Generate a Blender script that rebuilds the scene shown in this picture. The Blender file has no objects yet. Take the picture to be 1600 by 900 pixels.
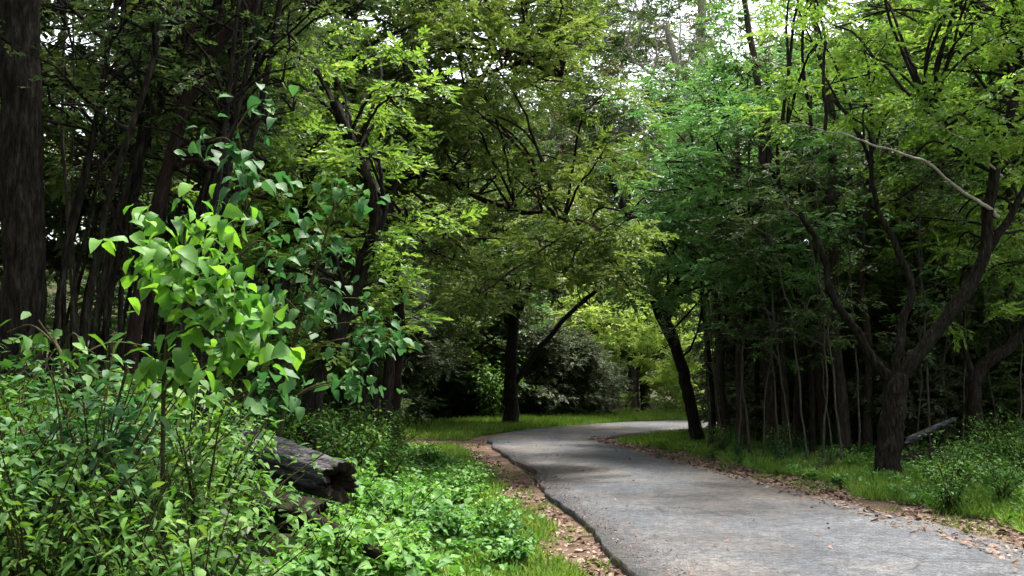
import bpy, math
import numpy as np
R = math.radians
S = bpy.context.scene
C = S.collection

# ------------------------------------------------------------------ camera, sky, sun, exposure
F, PITCH, EYE = 1555.0, R(5.5), 1.5            # focal length in pixels of a 1600 wide frame
cam = bpy.data.cameras.new('camera'); camo = bpy.data.objects.new('camera', cam); C.objects.link(camo)
cam.sensor_width = 36; cam.lens = F / 1600 * 36; cam.clip_end = 2000; cam.clip_start = 0.05
camo.location = (0, 0, EYE); camo.rotation_euler = (R(90) + PITCH, 0, 0)
S.camera = camo

SUN_EL, SUN_AZ = R(70), R(45)                   # azimuth from +Y (ahead) towards +X (right)
w = bpy.data.worlds.new('World'); S.world = w; w.use_nodes = True
nt = w.node_tree; bg = nt.nodes['Background']
sky = nt.nodes.new('ShaderNodeTexSky'); sky.sky_type = 'NISHITA'; sky.sun_disc = False
sky.sun_elevation = SUN_EL; sky.sun_rotation = SUN_AZ; sky.dust_density = 4; sky.air_density = 1.2
hs = nt.nodes.new('ShaderNodeHueSaturation'); hs.inputs['Saturation'].default_value = 0.3
nt.links.new(sky.outputs[0], hs.inputs['Color']); nt.links.new(hs.outputs[0], bg.inputs[0])
bg.inputs[1].default_value = 0.15
sun = bpy.data.lights.new('sun', 'SUN'); sun.energy = 3.4; sun.angle = R(7); sun.color = (1, .95, .86)
suno = bpy.data.objects.new('sun', sun); C.objects.link(suno)
suno.rotation_euler = (R(90) - SUN_EL, 0, -SUN_AZ + math.pi)
vs = S.view_settings; vs.view_transform = 'Standard'; vs.look = 'None'; vs.gamma = 1; vs.use_curve_mapping = False
vs.exposure = 1.95
S.render.engine = 'CYCLES'
cy = S.cycles
cy.use_denoising = True; cy.max_bounces = 8; cy.diffuse_bounces = 5; cy.glossy_bounces = 2
cy.transmission_bounces = 4; cy.transparent_max_bounces = 4; cy.sample_clamp_indirect = 4
cy.use_adaptive_sampling = True; cy.adaptive_threshold = 0.03
cy.caustics_reflective = False; cy.caustics_refractive = False

# ------------------------------------------------------------------ helpers
def nrm(v):
    v = np.asarray(v, float); return v / np.maximum(np.linalg.norm(v, axis=-1, keepdims=True), 1e-9)
def rg(seed): return np.random.default_rng(seed)
cp, sp_ = math.cos(PITCH), math.sin(PITCH)
def at(px, py, Y):
    """the point at depth Y in front of the photographer in the direction of a photo pixel"""
    u, v = (px - 800) / F, (450 - py) / F
    d = np.array([u, cp - v * sp_, sp_ + v * cp])
    return np.array([0, 0, EYE]) + d * (Y / d[1])
def sstep(a, b, x):
    t = np.clip((x - a) / (b - a), 0, 1); return t * t * (3 - 2 * t)

class MB:
    def __init__(self): self.v = []; self.f = []; self.n = 0
    def add(self, v, f):
        v = np.asarray(v, float).reshape(-1, 3); f = np.asarray(f, int)
        self.v.append(v); self.f.append(f + self.n); self.n += len(v)
    def build(self, name, mat, parent=None, smooth=True):
        me = bpy.data.meshes.new(name)
        v = np.concatenate(self.v)
        if parent is not None: v = v - np.array(parent.location)
        me.vertices.add(len(v)); me.vertices.foreach_set('co', v.astype(np.float32).ravel())
        loops = np.concatenate([f.ravel() for f in self.f])
        tot = np.concatenate([np.full(len(f), f.shape[1]) for f in self.f])
        st = np.concatenate([[0], np.cumsum(tot)[:-1]])
        me.loops.add(len(loops)); me.loops.foreach_set('vertex_index', loops.astype(np.int32))
        me.polygons.add(len(tot)); me.polygons.foreach_set('loop_start', st.astype(np.int32))
        me.update(calc_edges=True)
        me.polygons.foreach_set('use_smooth', np.full(len(tot), smooth))
        me.materials.append(mat)
        o = bpy.data.objects.new(name, me); C.objects.link(o)
        if parent is not None: o.parent = parent
        return o

def tag(o, label=None, cat=None, group=None, kind=None):
    for k, val in (('label', label), ('category', cat), ('group', group), ('kind', kind)):
        if val: o[k] = val
    return o
def empty(name, loc, label, cat, group=None):
    o = bpy.data.objects.new(name, None); C.objects.link(o); o.location = loc; o.empty_display_size = .2
    return tag(o, label, cat, group)
def copy_tree(root, loc, rz, s, label=None, group=None, tilt=(0, 0)):
    r = root.copy(); C.objects.link(r); r.location = loc; r.rotation_euler = (tilt[0], tilt[1], rz); r.scale = (s, s, s)
    if label: r['label'] = label
    if group: r['group'] = group
    for ch in list(root.children):
        c = ch.copy(); C.objects.link(c); c.parent = r
        for g in list(ch.children):
            d = g.copy(); C.objects.link(d); d.parent = c
    return r

def spline(P, sub=6):
    P = np.asarray(P, float)
    if len(P) == 2: return np.linspace(P[0], P[1], sub + 1)
    Q = np.vstack([2 * P[0] - P[1], P, 2 * P[-1] - P[-2]]); out = []
    for i in range(1, len(Q) - 2):
        t = np.linspace(0, 1, sub, endpoint=False)[:, None]
        a, b, c, d = Q[i - 1], Q[i], Q[i + 1], Q[i + 2]
        out.append(.5 * (2 * b + (c - a) * t + (2 * a - 5 * b + 4 * c - d) * t ** 2 + (3 * b - a - 3 * c + d) * t ** 3))
    return np.vstack(out + [P[-1:]])
def tube(mb, pts, rad, n=8, rng=None, rough=0.0, flare=0):
    pts = np.asarray(pts, float); m = len(pts); rad = np.broadcast_to(np.asarray(rad, float), (m,)).copy()
    if flare: rad[:4] *= 1 + flare * np.array([1, .45, .2, .07])[:min(4, m)][:m]
    T = nrm(np.gradient(pts, axis=0))
    ref = np.array([1.0, 0, 0]) if abs(T[0][0]) < .8 else np.array([0, 1.0, 0])
    U = np.zeros((m, 3)); u = ref
    for i in range(m):
        u = u - T[i] * np.dot(u, T[i]); u /= max(np.linalg.norm(u), 1e-6); U[i] = u
    V = np.cross(T, U)
    a = np.linspace(0, 2 * math.pi, n, endpoint=False)
    rr = np.ones((m, n))
    if rough and rng is not None:
        lob = rng.normal(0, rough, n)[None, :]; rr += lob + rng.normal(0, rough * .6, (m, n))
    ring = pts[:, None, :] + (rad[:, None] * rr)[..., None] * (np.cos(a)[None, :, None] * U[:, None, :] + np.sin(a)[None, :, None] * V[:, None, :])
    i = np.arange(m - 1)[:, None]; j = np.arange(n)[None, :]
    q = np.stack([i * n + j, i * n + (j + 1) % n, (i + 1) * n + (j + 1) % n, (i + 1) * n + j], -1).reshape(-1, 4)
    mb.add(ring.reshape(-1, 3), q)
    mb.add(np.vstack([ring[-1], pts[-1:]]), [[k, (k + 1) % n, n] for k in range(n)])
def wobble(P, rng, amp):
    P = np.array(P, float); k = len(P)
    w_ = rng.normal(0, amp, (k, 3)); w_ = (w_ + np.roll(w_, 1, 0) + np.roll(w_, -1, 0)) / 3; w_[0] = 0
    return P + w_

# ---- leaf templates: (verts, faces), leaf along +x, up +z
def leaf_t(w=.45, fold=.12, curl=.15, fine=True):
    if fine:
        x = np.array([0, .3, .65, 1.0]); y = np.array([0, .5, .38, 0]) * w
        z = -curl * x ** 2
        v = [(0, 0, 0), (.3, 0, z[1]), (.65, 0, z[2]), (1, 0, z[3])]
        v += [(.28, y[1], z[1] + fold * w), (.66, y[2], z[2] + fold * w), (.28, -y[1], z[1] + fold * w), (.66, -y[2], z[2] + fold * w)]
        f = [(0, 1, 4, 4), (1, 2, 5, 4), (2, 3, 5, 5), (0, 6, 1, 1), (1, 6, 7, 2), (2, 7, 3, 3)]
        f3 = [(0, 1, 4), (1, 2, 5), (1, 5, 4), (2, 3, 5), (0, 6, 1), (1, 6, 7), (1, 7, 2), (2, 7, 3)]
        return np.array(v, float), np.array(f3)
    v = [(0, 0, 0), (.45, .5 * w, fold * w - curl * .2), (1, 0, -curl), (.45, -.5 * w, fold * w - curl * .2)]
    return np.array(v, float), np.array([(0, 2, 1), (0, 3, 2)])
def rotz(v, a): c, s = math.cos(a), math.sin(a); return v @ np.array([[c, s, 0], [-s, c, 0], [0, 0, 1]])
def rotx(v, a): c, s = math.cos(a), math.sin(a); return v @ np.array([[1, 0, 0], [0, c, s], [0, -s, c]])
def sprig_t(k, L, lw, rng, fine=False, ang=50):
    """a twig end of unit length bearing k leaves"""
    V, Fs, n = [], [], 0
    for i in range(k):
        x = .12 + .85 * i / (k - 1); side = 1 if i % 2 else -1
        a = R(ang) * side * (1 - .35 * x) + rng.normal(0, .25)
        if i == k - 1: a = rng.normal(0, .2)
        v, f = leaf_t(lw, .12, rng.uniform(.05, .35), fine)
        v = rotz(rotx(v * L * rng.uniform(.7, 1.15), rng.normal(0, .45)), a) + np.array([x, 0, -.18 * x * x + rng.normal(0, .03)])
        V.append(v); Fs.append(f + n); n += len(v)
    return np.vstack(V), np.vstack(Fs)
_r = rg(5)
SPRIG = [sprig_t(8, .42, .5, _r) for _ in range(4)]
SPRIG_FINE = [sprig_t(7, .46, .5, _r, True) for _ in range(4)]
SPRIG_SMALL = [sprig_t(11, .26, .48, _r, False, 62) for _ in range(4)]
LEAF = [leaf_t(.5, .1, .1), leaf_t(.58, .14, .3), leaf_t(.5, .08, .5)]
def broad_t(w, fold, curl, m=7, seed=0):
    """a rounded pointed leaf with a folded midrib and a slightly wavy rim"""
    g = rg(seed); x = np.linspace(0, 1, m); y = .5 * w * (np.sin(math.pi * x ** .72) ** .8) * (1 + g.normal(0, .05, m)); y[0] = y[-1] = .0
    z = -curl * x ** 2
    mid = np.c_[x, 0 * x, z]; V = [mid]; Fc = []
    for sg in (1, -1):
        rim = np.c_[x[1:-1] - .04, sg * y[1:-1], z[1:-1] + fold * y[1:-1] * 2 * w + g.normal(0, .02, m - 2)]
        o_ = m if sg == 1 else m + m - 2; V.append(rim)
        idx = [0] + [o_ + i for i in range(m - 2)] + [m - 1]
        for i in range(m - 1):
            a, b_, c_, d_ = i, i + 1, idx[i + 1], idx[i]
            for tri in ((a, b_, c_), (a, c_, d_)):
                if len(set(tri)) == 3: Fc.append(tri if sg == 1 else tri[::-1])
    return np.vstack(V), np.array(Fc)
BROAD = [broad_t(.72, .25, .25, 7, 1), broad_t(.8, .2, .5, 7, 2), broad_t(.66, .3, .8, 7, 3), broad_t(.76, .15, .1, 7, 4)]

def place(mb, pos, d, up, size, templates, rng):
    """stamp templates at pos, pointing along d with the face towards up"""
    d = nrm(d); s = nrm(np.cross(up, d)); n = np.cross(d, s)
    which = rng.integers(0, len(templates), len(pos))
    for k, (tv, tf) in enumerate(templates):
        ix = np.nonzero(which == k)[0]
        if not len(ix): continue
        B = np.stack([d[ix], s[ix], n[ix]], 1)                       # rows: axes
        v = np.einsum('vk,nkc->nvc', tv, B) * size[ix][:, None, None] + pos[ix][:, None, :]
        f = tf[None] + (np.arange(len(ix)) * len(tv))[:, None, None]
        mb.add(v.reshape(-1, 3), f.reshape(-1, tf.shape[1]))
def clump(leafmb, twigmb, c, r, n, rng, size=.32, templates=None, tilt=.35, flat=.22, base=None, per=14):
    c = np.asarray(c, float); r = np.asarray(r, float)
    m = max(3, n // per)
    u = nrm(rng.normal(size=(m, 3))); sub = c + u * (rng.uniform(0, 1, m) ** .45)[:, None] * r
    k = rng.integers(0, m, n)
    p = sub[k] + rng.normal(size=(n, 3)) * np.array([.3, .3, flat * .5]) * (r.mean() * .75)
    out = p - c; out[:, 2] *= .25
    d = nrm(nrm(out) * .7 + rng.normal(size=(n, 3)) * np.array([.7, .7, .3]))
    up = np.array([0, 0, 1.0]) + rng.normal(size=(n, 3)) * tilt
    place(leafmb, p, d, up, size * rng.uniform(.65, 1.25, n), templates or SPRIG, rng)
    if twigmb is not None:
        for q in sub:
            mid = (c + q) / 2 + rng.normal(0, .06, 3) + np.array([0, 0, .06])
            tube(twigmb, [c, mid, q], [.014, .009, .004], 3)

# ------------------------------------------------------------------ materials
def mat_new(name):
    m = bpy.data.materials.new(name); m.use_nodes = True
    return m, m.node_tree, m.node_tree.nodes, m.node_tree.links
def ramp(N, stops):
    r = N.new('ShaderNodeValToRGB'); e = r.color_ramp.elements
    while len(e) < len(stops): e.new(.5)
    for el, (p, c) in zip(e, stops): el.position = p; el.color = (*c, 1)
    return r
def leaf_mat(name, cols, trans=.32, rough=.55, tbright=1.5, spec=.2):
    m, t, N, L = mat_new(name); b = N['Principled BSDF']; out = N['Material Output']
    geo = N.new('ShaderNodeNewGeometry')
    rp = ramp(N, [(i / (len(cols) - 1), c) for i, c in enumerate(cols)])
    tc = N.new('ShaderNodeTexCoord'); no = N.new('ShaderNodeTexNoise'); no.inputs['Scale'].default_value = .9; no.inputs['Detail'].default_value = 2
    oi = N.new('ShaderNodeObjectInfo')
    ad = N.new('ShaderNodeVectorMath'); ad.operation = 'ADD'
    L.new(tc.outputs['Object'], ad.inputs[0]); L.new(oi.outputs['Location'], ad.inputs[1]); L.new(ad.outputs[0], no.inputs['Vector'])
    mx = N.new('ShaderNodeMath'); mx.operation = 'MULTIPLY_ADD'; mx.inputs[1].default_value = .55
    L.new(geo.outputs['Random Per Island'], mx.inputs[0])
    m2 = N.new('ShaderNodeMath'); m2.operation = 'MULTIPLY_ADD'; m2.inputs[1].default_value = 1.1; m2.inputs[2].default_value = -.33
    L.new(no.outputs[0], m2.inputs[0]); L.new(m2.outputs[0], mx.inputs[2]); L.new(mx.outputs[0], rp.inputs[0])
    L.new(rp.outputs[0], b.inputs['Base Color'])
    b.inputs['Roughness'].default_value = rough; b.inputs['Specular IOR Level'].default_value = spec
    tr = N.new('ShaderNodeBsdfTranslucent')
    hv = N.new('ShaderNodeHueSaturation'); hv.inputs['Value'].default_value = tbright; hv.inputs['Hue'].default_value = .492; hv.inputs['Saturation'].default_value = 1.1
    L.new(rp.outputs[0], hv.inputs['Color']); L.new(hv.outputs[0], tr.inputs[0])
    mix = N.new('ShaderNodeMixShader'); mix.inputs[0].default_value = trans
    L.new(b.outputs[0], mix.inputs[1]); L.new(tr.outputs[0], mix.inputs[2]); L.new(mix.outputs[0], out.inputs[0])
    return m
def noise_mat(name, stops, scale=6, stretch=(1, 1, 1), rough=1, bump=.4, detail=6, bscale=None, spec=.08):
    m, t, N, L = mat_new(name); b = N['Principled BSDF']
    tc = N.new('ShaderNodeTexCoord'); mp = N.new('ShaderNodeMapping'); mp.inputs['Scale'].default_value = stretch
    L.new(tc.outputs['Object'], mp.inputs[0])
    no = N.new('ShaderNodeTexNoise'); no.inputs['Scale'].default_value = scale; no.inputs['Detail'].default_value = detail; no.inputs['Roughness'].default_value = .65
    L.new(mp.outputs[0], no.inputs['Vector'])
    rp = ramp(N, stops); L.new(no.outputs[0], rp.inputs[0]); L.new(rp.outputs[0], b.inputs['Base Color'])
    n2 = N.new('ShaderNodeTexNoise'); n2.inputs['Scale'].default_value = bscale or scale * 2; n2.inputs['Detail'].default_value = 5
    L.new(mp.outputs[0], n2.inputs['Vector'])
    bu = N.new('ShaderNodeBump'); bu.inputs['Strength'].default_value = bump; bu.inputs['Distance'].default_value = .03
    L.new(n2.outputs[0], bu.inputs['Height']); L.new(bu.outputs[0], b.inputs['Normal'])
    b.inputs['Roughness'].default_value = rough; b.inputs['Specular IOR Level'].default_value = spec
    return m

M = {}
M['olive'] = leaf_mat('olive_leaves', [(.035, .058, .014), (.07, .115, .024), (.12, .18, .04), (.21, .24, .07)])
M['green'] = leaf_mat('green_leaves', [(.028, .082, .028), (.055, .14, .04), (.095, .2, .05), (.18, .28, .085)])
M['yellow'] = leaf_mat('yellow_green_leaves', [(.045, .1, .02), (.085, .165, .03), (.14, .235, .045), (.25, .31, .08)], trans=.38)
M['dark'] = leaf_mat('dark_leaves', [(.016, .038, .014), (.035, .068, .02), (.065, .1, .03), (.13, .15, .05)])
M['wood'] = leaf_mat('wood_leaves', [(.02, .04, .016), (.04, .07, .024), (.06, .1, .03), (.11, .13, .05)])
M['sunny'] = leaf_mat('sunny_leaves', [(.12, .2, .045), (.2, .3, .07), (.3, .4, .1), (.42, .48, .18)], trans=.42)  # albedo raised so the clearing reads as sunlit
M['sapling'] = leaf_mat('sapling_leaves', [(.03, .1, .02), (.07, .18, .028), (.13, .27, .04), (.24, .35, .08)], trans=.42, rough=.5, spec=.2, tbright=1.45)
M['broad'] = leaf_mat('broad_leaves', [(.02, .065, .024), (.032, .1, .03), (.055, .14, .04), (.11, .2, .06)], rough=.55, spec=.2)
M['shrub'] = leaf_mat('shrub_leaves', [(.018, .058, .012), (.037, .1, .017), (.07, .155, .024), (.15, .23, .045)], rough=.6, spec=.18)
M['cover'] = leaf_mat('ground_cover_leaves', [(.025, .085, .02), (.05, .14, .025), (.09, .21, .035), (.18, .28, .06)], rough=.55, spec=.22)
M['grass'] = leaf_mat('grass_blades', [(.05, .11, .018), (.095, .18, .03), (.16, .26, .045), (.28, .32, .1)], rough=.55, spec=.2)
M['litter'] = leaf_mat('fallen_leaves', [(.035, .02, .014), (.09, .055, .04), (.17, .11, .082), (.32, .23, .18)], trans=.05, rough=.7, tbright=1)
M['dull'] = leaf_mat('dull_leaves', [(.036, .05, .026), (.06, .082, .04), (.09, .115, .058), (.15, .165, .095)], trans=.2, rough=.6, tbright=1.1)
M['dry'] = leaf_mat('dry_leaves', [(.08, .06, .03), (.14, .1, .05), (.2, .15, .08), (.28, .2, .12)], trans=.2, rough=.6, tbright=1)
BK = (5, 5, 1.2)
M['bark_dark'] = noise_mat('dark_bark', [(.34, (.003, .0025, .002)), (.52, (.014, .012, .0095)), (.64, (.03, .028, .02)), (.78, (.06, .06, .045))], 5, BK, bump=.8)
M['bark_brown'] = noise_mat('brown_bark', [(.3, (.012, .0095, .0075)), (.55, (.04, .033, .026)), (.72, (.075, .068, .052)), (.82, (.12, .115, .09))], 5, BK, bump=.8)
M['bark_red'] = noise_mat('reddish_bark', [(.3, (.008, .005, .004)), (.55, (.023, .015, .012)), (.78, (.06, .045, .037))], 5, BK, bump=.7)
M['bark_grey'] = noise_mat('grey_bark', [(.3, (.03, .026, .02)), (.55, (.065, .058, .048)), (.75, (.12, .11, .09))], 5, BK, bump=.5)
M['bark_pale'] = noise_mat('pale_bark', [(.3, (.16, .14, .12)), (.55, (.34, .31, .27)), (.75, (.5, .47, .42))], 5, BK, bump=.4)
M['stem'] = noise_mat('green_brown_stem', [(.3, (.02, .02, .008)), (.7, (.06, .055, .025))], 8, BK, bump=.3)
M['log'] = noise_mat('weathered_wood', [(.3, (.012, .011, .01)), (.48, (.05, .048, .05)), (.72, (.13, .127, .132))], 2.2, (3, 3, 12), bump=1, bscale=7)
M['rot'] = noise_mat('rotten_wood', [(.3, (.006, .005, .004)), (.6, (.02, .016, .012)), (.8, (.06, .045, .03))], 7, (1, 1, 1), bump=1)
M['ground'] = noise_mat('forest_floor', [(.3, (.012, .012, .006)), (.5, (.03, .028, .014)), (.62, (.045, .05, .02)), (.8, (.08, .06, .035))], 1.7, bump=.6, detail=10, bscale=9)
M['soil'] = noise_mat('reddish_soil', [(.25, (.03, .019, .013)), (.5, (.075, .05, .036)), (.7, (.13, .09, .068)), (.85, (.19, .14, .11))], 2.2, bump=.7, detail=10, bscale=14)

# asphalt: old, grey, patched, dusty where nobody drives
m, t, N, L = mat_new('old_asphalt'); b = N['Principled BSDF']
tc = N.new('ShaderNodeTexCoord')
def nz(scale, det, stretch=(1, 1, 1), rough=.6):
    mp = N.new('ShaderNodeMapping'); mp.inputs['Scale'].default_value = stretch; L.new(tc.outputs['Object'], mp.inputs[0])
    n = N.new('ShaderNodeTexNoise'); n.inputs['Scale'].default_value = scale; n.inputs['Detail'].default_value = det; n.inputs['Roughness'].default_value = rough
    L.new(mp.outputs[0], n.inputs['Vector']); return n
def mixc(fac, a, b_, mode='MIX'):
    x = N.new('ShaderNodeMix'); x.data_type = 'RGBA'; x.blend_type = mode
    if isinstance(fac, float): x.inputs[0].default_value = fac
    else: L.new(fac, x.inputs[0])
    for s, val in ((6, a), (7, b_)):
        if isinstance(val, tuple): x.inputs[s].default_value = (*val, 1)
        else: L.new(val, x.inputs[s])
    return x.outputs[2]
n1 = nz(.7, 6); r1 = ramp(N, [(.32, (.036, .041, .051)), (.5, (.058, .063, .073)), (.68, (.083, .085, .092))]); L.new(n1.outputs[0], r1.inputs[0])
n2 = nz(55, 3); r2 = ramp(N, [(.36, (.4, .4, .4)), (.55, (1, 1, 1)), (.68, (1.7, 1.68, 1.64))]); L.new(n2.outputs[0], r2.inputs[0])
n3 = nz(.35, 5, (1, .5, 1)); r3 = ramp(N, [(.42, (0, 0, 0)), (.6, (.85, .85, .85))]); L.new(n3.outputs[0], r3.inputs[0])
c1 = mixc(1.0, r1.outputs[0], r2.outputs[0], 'MULTIPLY')
c2 = mixc(r3.outputs[0], c1, (.08, .067, .054))
n4 = nz(2.6, 8, (1, 1, 1), .75); r4 = ramp(N, [(.3, (.45, .45, .45)), (.42, (1, 1, 1))]); L.new(n4.outputs[0], r4.inputs[0])
c3 = mixc(.85, c2, r4.outputs[0], 'MULTIPLY')
n5 = nz(1.5, 7, (1, 1.2, 1), .72); r5 = ramp(N, [(.34, (.62, .64, .68)), (.5, (1, 1, 1)), (.66, (1.3, 1.27, 1.22))]); L.new(n5.outputs[0], r5.inputs[0])
c3 = mixc(1.0, c3, r5.outputs[0], 'MULTIPLY')
vo = N.new('ShaderNodeTexVoronoi'); vo.feature = 'DISTANCE_TO_EDGE'; vo.inputs['Scale'].default_value = .85
nw_ = nz(2.2, 5); wm = mixc(.22, tc.outputs['Object'], nw_.outputs['Color']); L.new(wm, vo.inputs['Vector'])
rv = ramp(N, [(.0, (.3, .3, .3)), (.018, (1, 1, 1))]); L.new(vo.outputs['Distance'], rv.inputs[0])
n6 = nz(.5, 3); r6 = ramp(N, [(.5, (0, 0, 0)), (.6, (.9, .9, .9))]); L.new(n6.outputs[0], r6.inputs[0])
ck = mixc(r6.outputs[0], (1, 1, 1), rv.outputs[0]); c3 = mixc(1.0, c3, ck, 'MULTIPLY')
n7 = nz(14, 4, (1, 1, 1), .7); r7 = ramp(N, [(.36, (.5, .5, .52)), (.5, (.95, .95, .95)), (.62, (1.35, 1.33, 1.3))]); L.new(n7.outputs[0], r7.inputs[0]); c3 = mixc(1.0, c3, r7.outputs[0], 'MULTIPLY')
L.new(c3, b.inputs['Base Color']); b.inputs['Roughness'].default_value = .85; b.inputs['Specular IOR Level'].default_value = .35
bu = N.new('ShaderNodeBump'); bu.inputs['Strength'].default_value = .9; bu.inputs['Distance'].default_value = .02
L.new(n2.outputs[0], bu.inputs['Height']); L.new(bu.outputs[0], b.inputs['Normal'])
M['asphalt'] = m

# ------------------------------------------------------------------ road plan and ground heights
LE = np.array([(2.9, -12), (2.4, -7), (1.75, 0), (1.03, 7.8), (.51, 13.3), (-.1, 20), (-.5, 24.5), (-.55, 27), (-.1, 29.6), (.6, 31.6), (1.5, 33.4), (3, 35.8), (5, 38.2), (7.5, 40), (12, 42), (20, 44), (40, 46)], float)
RE = np.array([(6.6, -12), (6.1, -7), (5.4, 0), (4.45, 8.2), (3.95, 12.5), (3.1, 18.5), (2.45, 22.6), (2.12, 25), (2.4, 26.6), (3.1, 28.2), (4.1, 29.8), (5.6, 31.6), (8, 33.6), (10.5, 35), (14, 36.6), (21, 38.6), (40, 41)], float)
def e3(E): return np.c_[E, np.zeros(len(E))]
LS = spline(e3(LE), 14)[:, :2]; RS = spline(e3(RE), 14)[:, :2]
CEN = (LS + RS) / 2; HALF = np.linalg.norm(LS - RS, axis=1) / 2
CT = nrm(np.gradient(CEN, axis=0))
def road_d(x, y):
    """distance outside the road edge, and side (+1 right of the road, -1 left)"""
    x = np.asarray(x, float).ravel(); y = np.asarray(y, float).ravel()
    D = np.empty(len(x)); Sd = np.empty(len(x))
    for i in range(0, len(x), 20000):
        dx = x[i:i + 20000, None] - CEN[None, :, 0]; dy = y[i:i + 20000, None] - CEN[None, :, 1]
        q = np.sqrt(dx * dx + dy * dy) - HALF[None, :]; k = q.argmin(1); a = np.arange(len(k))
        D[i:i + 20000] = q[a, k]; Sd[i:i + 20000] = np.sign(CT[k, 1] * dx[a, k] - CT[k, 0] * dy[a, k])
    return D, Sd
def vnoise(x, y):
    return (np.sin(x * .9 + 1.3) * np.cos(y * .7 - .4) + .6 * np.sin(x * 2.1 - y * 1.3) + .35 * np.sin(x * 4.3 + y * 3.7 + 2)) / 2
def path_mask(x, y):                              # the earth track that leaves the road to the left
    return sstep(2.9, 1.8, np.abs(y - 24.1 + .05 * (x + 1))) * sstep(0, -.5, x) * sstep(-16, -11, x)
def height(x, y):
    x = np.asarray(x, float); y = np.asarray(y, float); sh = x.shape; x = x.ravel(); y = y.ravel()
    d, s = road_d(x, y)
    left = .6 * sstep(1.2, 5.0, d) + .35 * sstep(5, 16, d); right = .3 * sstep(1.4, 7, d)
    near = sstep(33, 27, y)
    h = np.where(s < 0, left * near + .15 * sstep(1.5, 6, d) * (1 - near), right)
    h = h + .09 * vnoise(x, y) * sstep(1.2, 3, d)
    rr = np.hypot(x - 3, y - 20)
    h = h + 22 * sstep(62, 150, rr)
    h = h * (1 - path_mask(x, y))
    h = h - .5 * np.exp(-(((x + 1.95) / .42) ** 2 + ((y - 7.6) / .6) ** 2))      # ground shaped into a pit so it falls dark under the log
    return h.reshape(sh)
def gz(x, y): return float(height(np.array([x]), np.array([y]))[0])

# terrain sheet
k = np.linspace(-1, 1, 261)
def warp(k): return 16 * k * 1.6 + 480 * np.sign(k) * np.abs(k) ** 6
gx = warp(k) + 1; gy = warp(k) + 18
X, Y = np.meshgrid(gx, gy, indexing='ij'); Z = height(X, Y)
mb = MB(); n = len(k); i, j = np.meshgrid(np.arange(n - 1), np.arange(n - 1), indexing='ij'); i = i.ravel(); j = j.ravel()
mb.add(np.stack([X, Y, Z], -1), np.stack([i * n + j, (i + 1) * n + j, (i + 1) * n + j + 1, i * n + j + 1], -1))
tag(mb.build('ground', M['ground']), 'dark forest floor under the trees on both sides of the road', 'ground', kind='structure')

# road slab with broken edges
def sheet(name, A, B, z, mat, nw=8, skirt=0, crown=0, label='', cat='', rough=.0, seed=1, zoff=None):
    rng = rg(seed); m_ = len(A); t_ = np.linspace(0, 1, nw)[None, :, None]
    A = A.copy(); B = B.copy(); u = nrm(B - A)
    if rough:
        def wob():
            a_ = sum(np.interp(np.linspace(0, 1, m_), np.linspace(0, 1, max(4, m_ // st_)), rng.normal(0, am, max(4, m_ // st_))) for st_, am in ((19, rough), (7, rough * .6), (2, rough * .25)))
            return a_[:, None]
        A += u * wob(); B += u * wob()
    P = A[:, None, :] * (1 - t_) + B[:, None, :] * t_
    zz = z + crown * (1 - (2 * t_[..., 0] - 1) ** 2) + np.zeros(P.shape[:2])
    if zoff is not None: zz = zz + zoff(P[..., 0], P[..., 1])
    V = np.concatenate([P, zz[..., None]], -1)
    if skirt:
        a = V[:, :1].copy(); a[..., 2] -= skirt; c = V[:, -1:].copy(); c[..., 2] -= skirt
        V = np.concatenate([a, V, c], 1)
    m2, n2_ = V.shape[:2]; i, j = np.meshgrid(np.arange(m2 - 1), np.arange(n2_ - 1), indexing='ij'); i = i.ravel(); j = j.ravel()
    mb = MB(); mb.add(V, np.stack([i * n2_ + j, i * n2_ + j + 1, (i + 1) * n2_ + j + 1, (i + 1) * n2_ + j], -1))
    return tag(mb.build(name, mat), label, cat, kind='structure')
LS2 = spline(e3(LE), 40)[:, :2]; RS2 = spline(e3(RE), 40)[:, :2]
sheet('road', LS2, RS2, .085, M['asphalt'], 9, .12, .02, 'narrow worn grey asphalt road bending right into the trees', 'road', .06, 3)
uL = nrm(LS2 - RS2)
sl = slice(0, 40 * 8 + 10)
jit = rg(8).normal(0, 1, (len(LS2), 1)); jit = (jit + np.roll(jit, 1, 0) + np.roll(jit, 2, 0) + np.roll(jit, 3, 0)) / 4
sheet('dirt_verge', (LS2 + uL * (.7 + .25 * jit))[sl], (LS2 - uL * .05)[sl], .008, M['soil'], 5, label='brown soil verge with dead leaves along the road edge on the log side', cat='verge')
sl = slice(0, 40 * 9)
sheet('leafy_verge', (RS2 + uL * .05)[sl], (RS2 - uL * (1.0 + .3 * jit))[sl], .008, M['soil'], 5, label='pinkish brown leaf strewn verge between road and bright grass', cat='verge')
xs = np.linspace(-14, -.35, 40); A = np.c_[xs, 22.3 - .05 * (xs + 1) + .2 * np.sin(xs * 3)]; B = np.c_[xs, 26.0 - .05 * (xs + 1) + .15 * np.sin(xs * 2.2)]
sheet('dirt_track', A, B, .014, M['soil'], 6, label='reddish earth track leaving the road at the bend', cat='track', zoff=lambda x, y: height(x, y))

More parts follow.
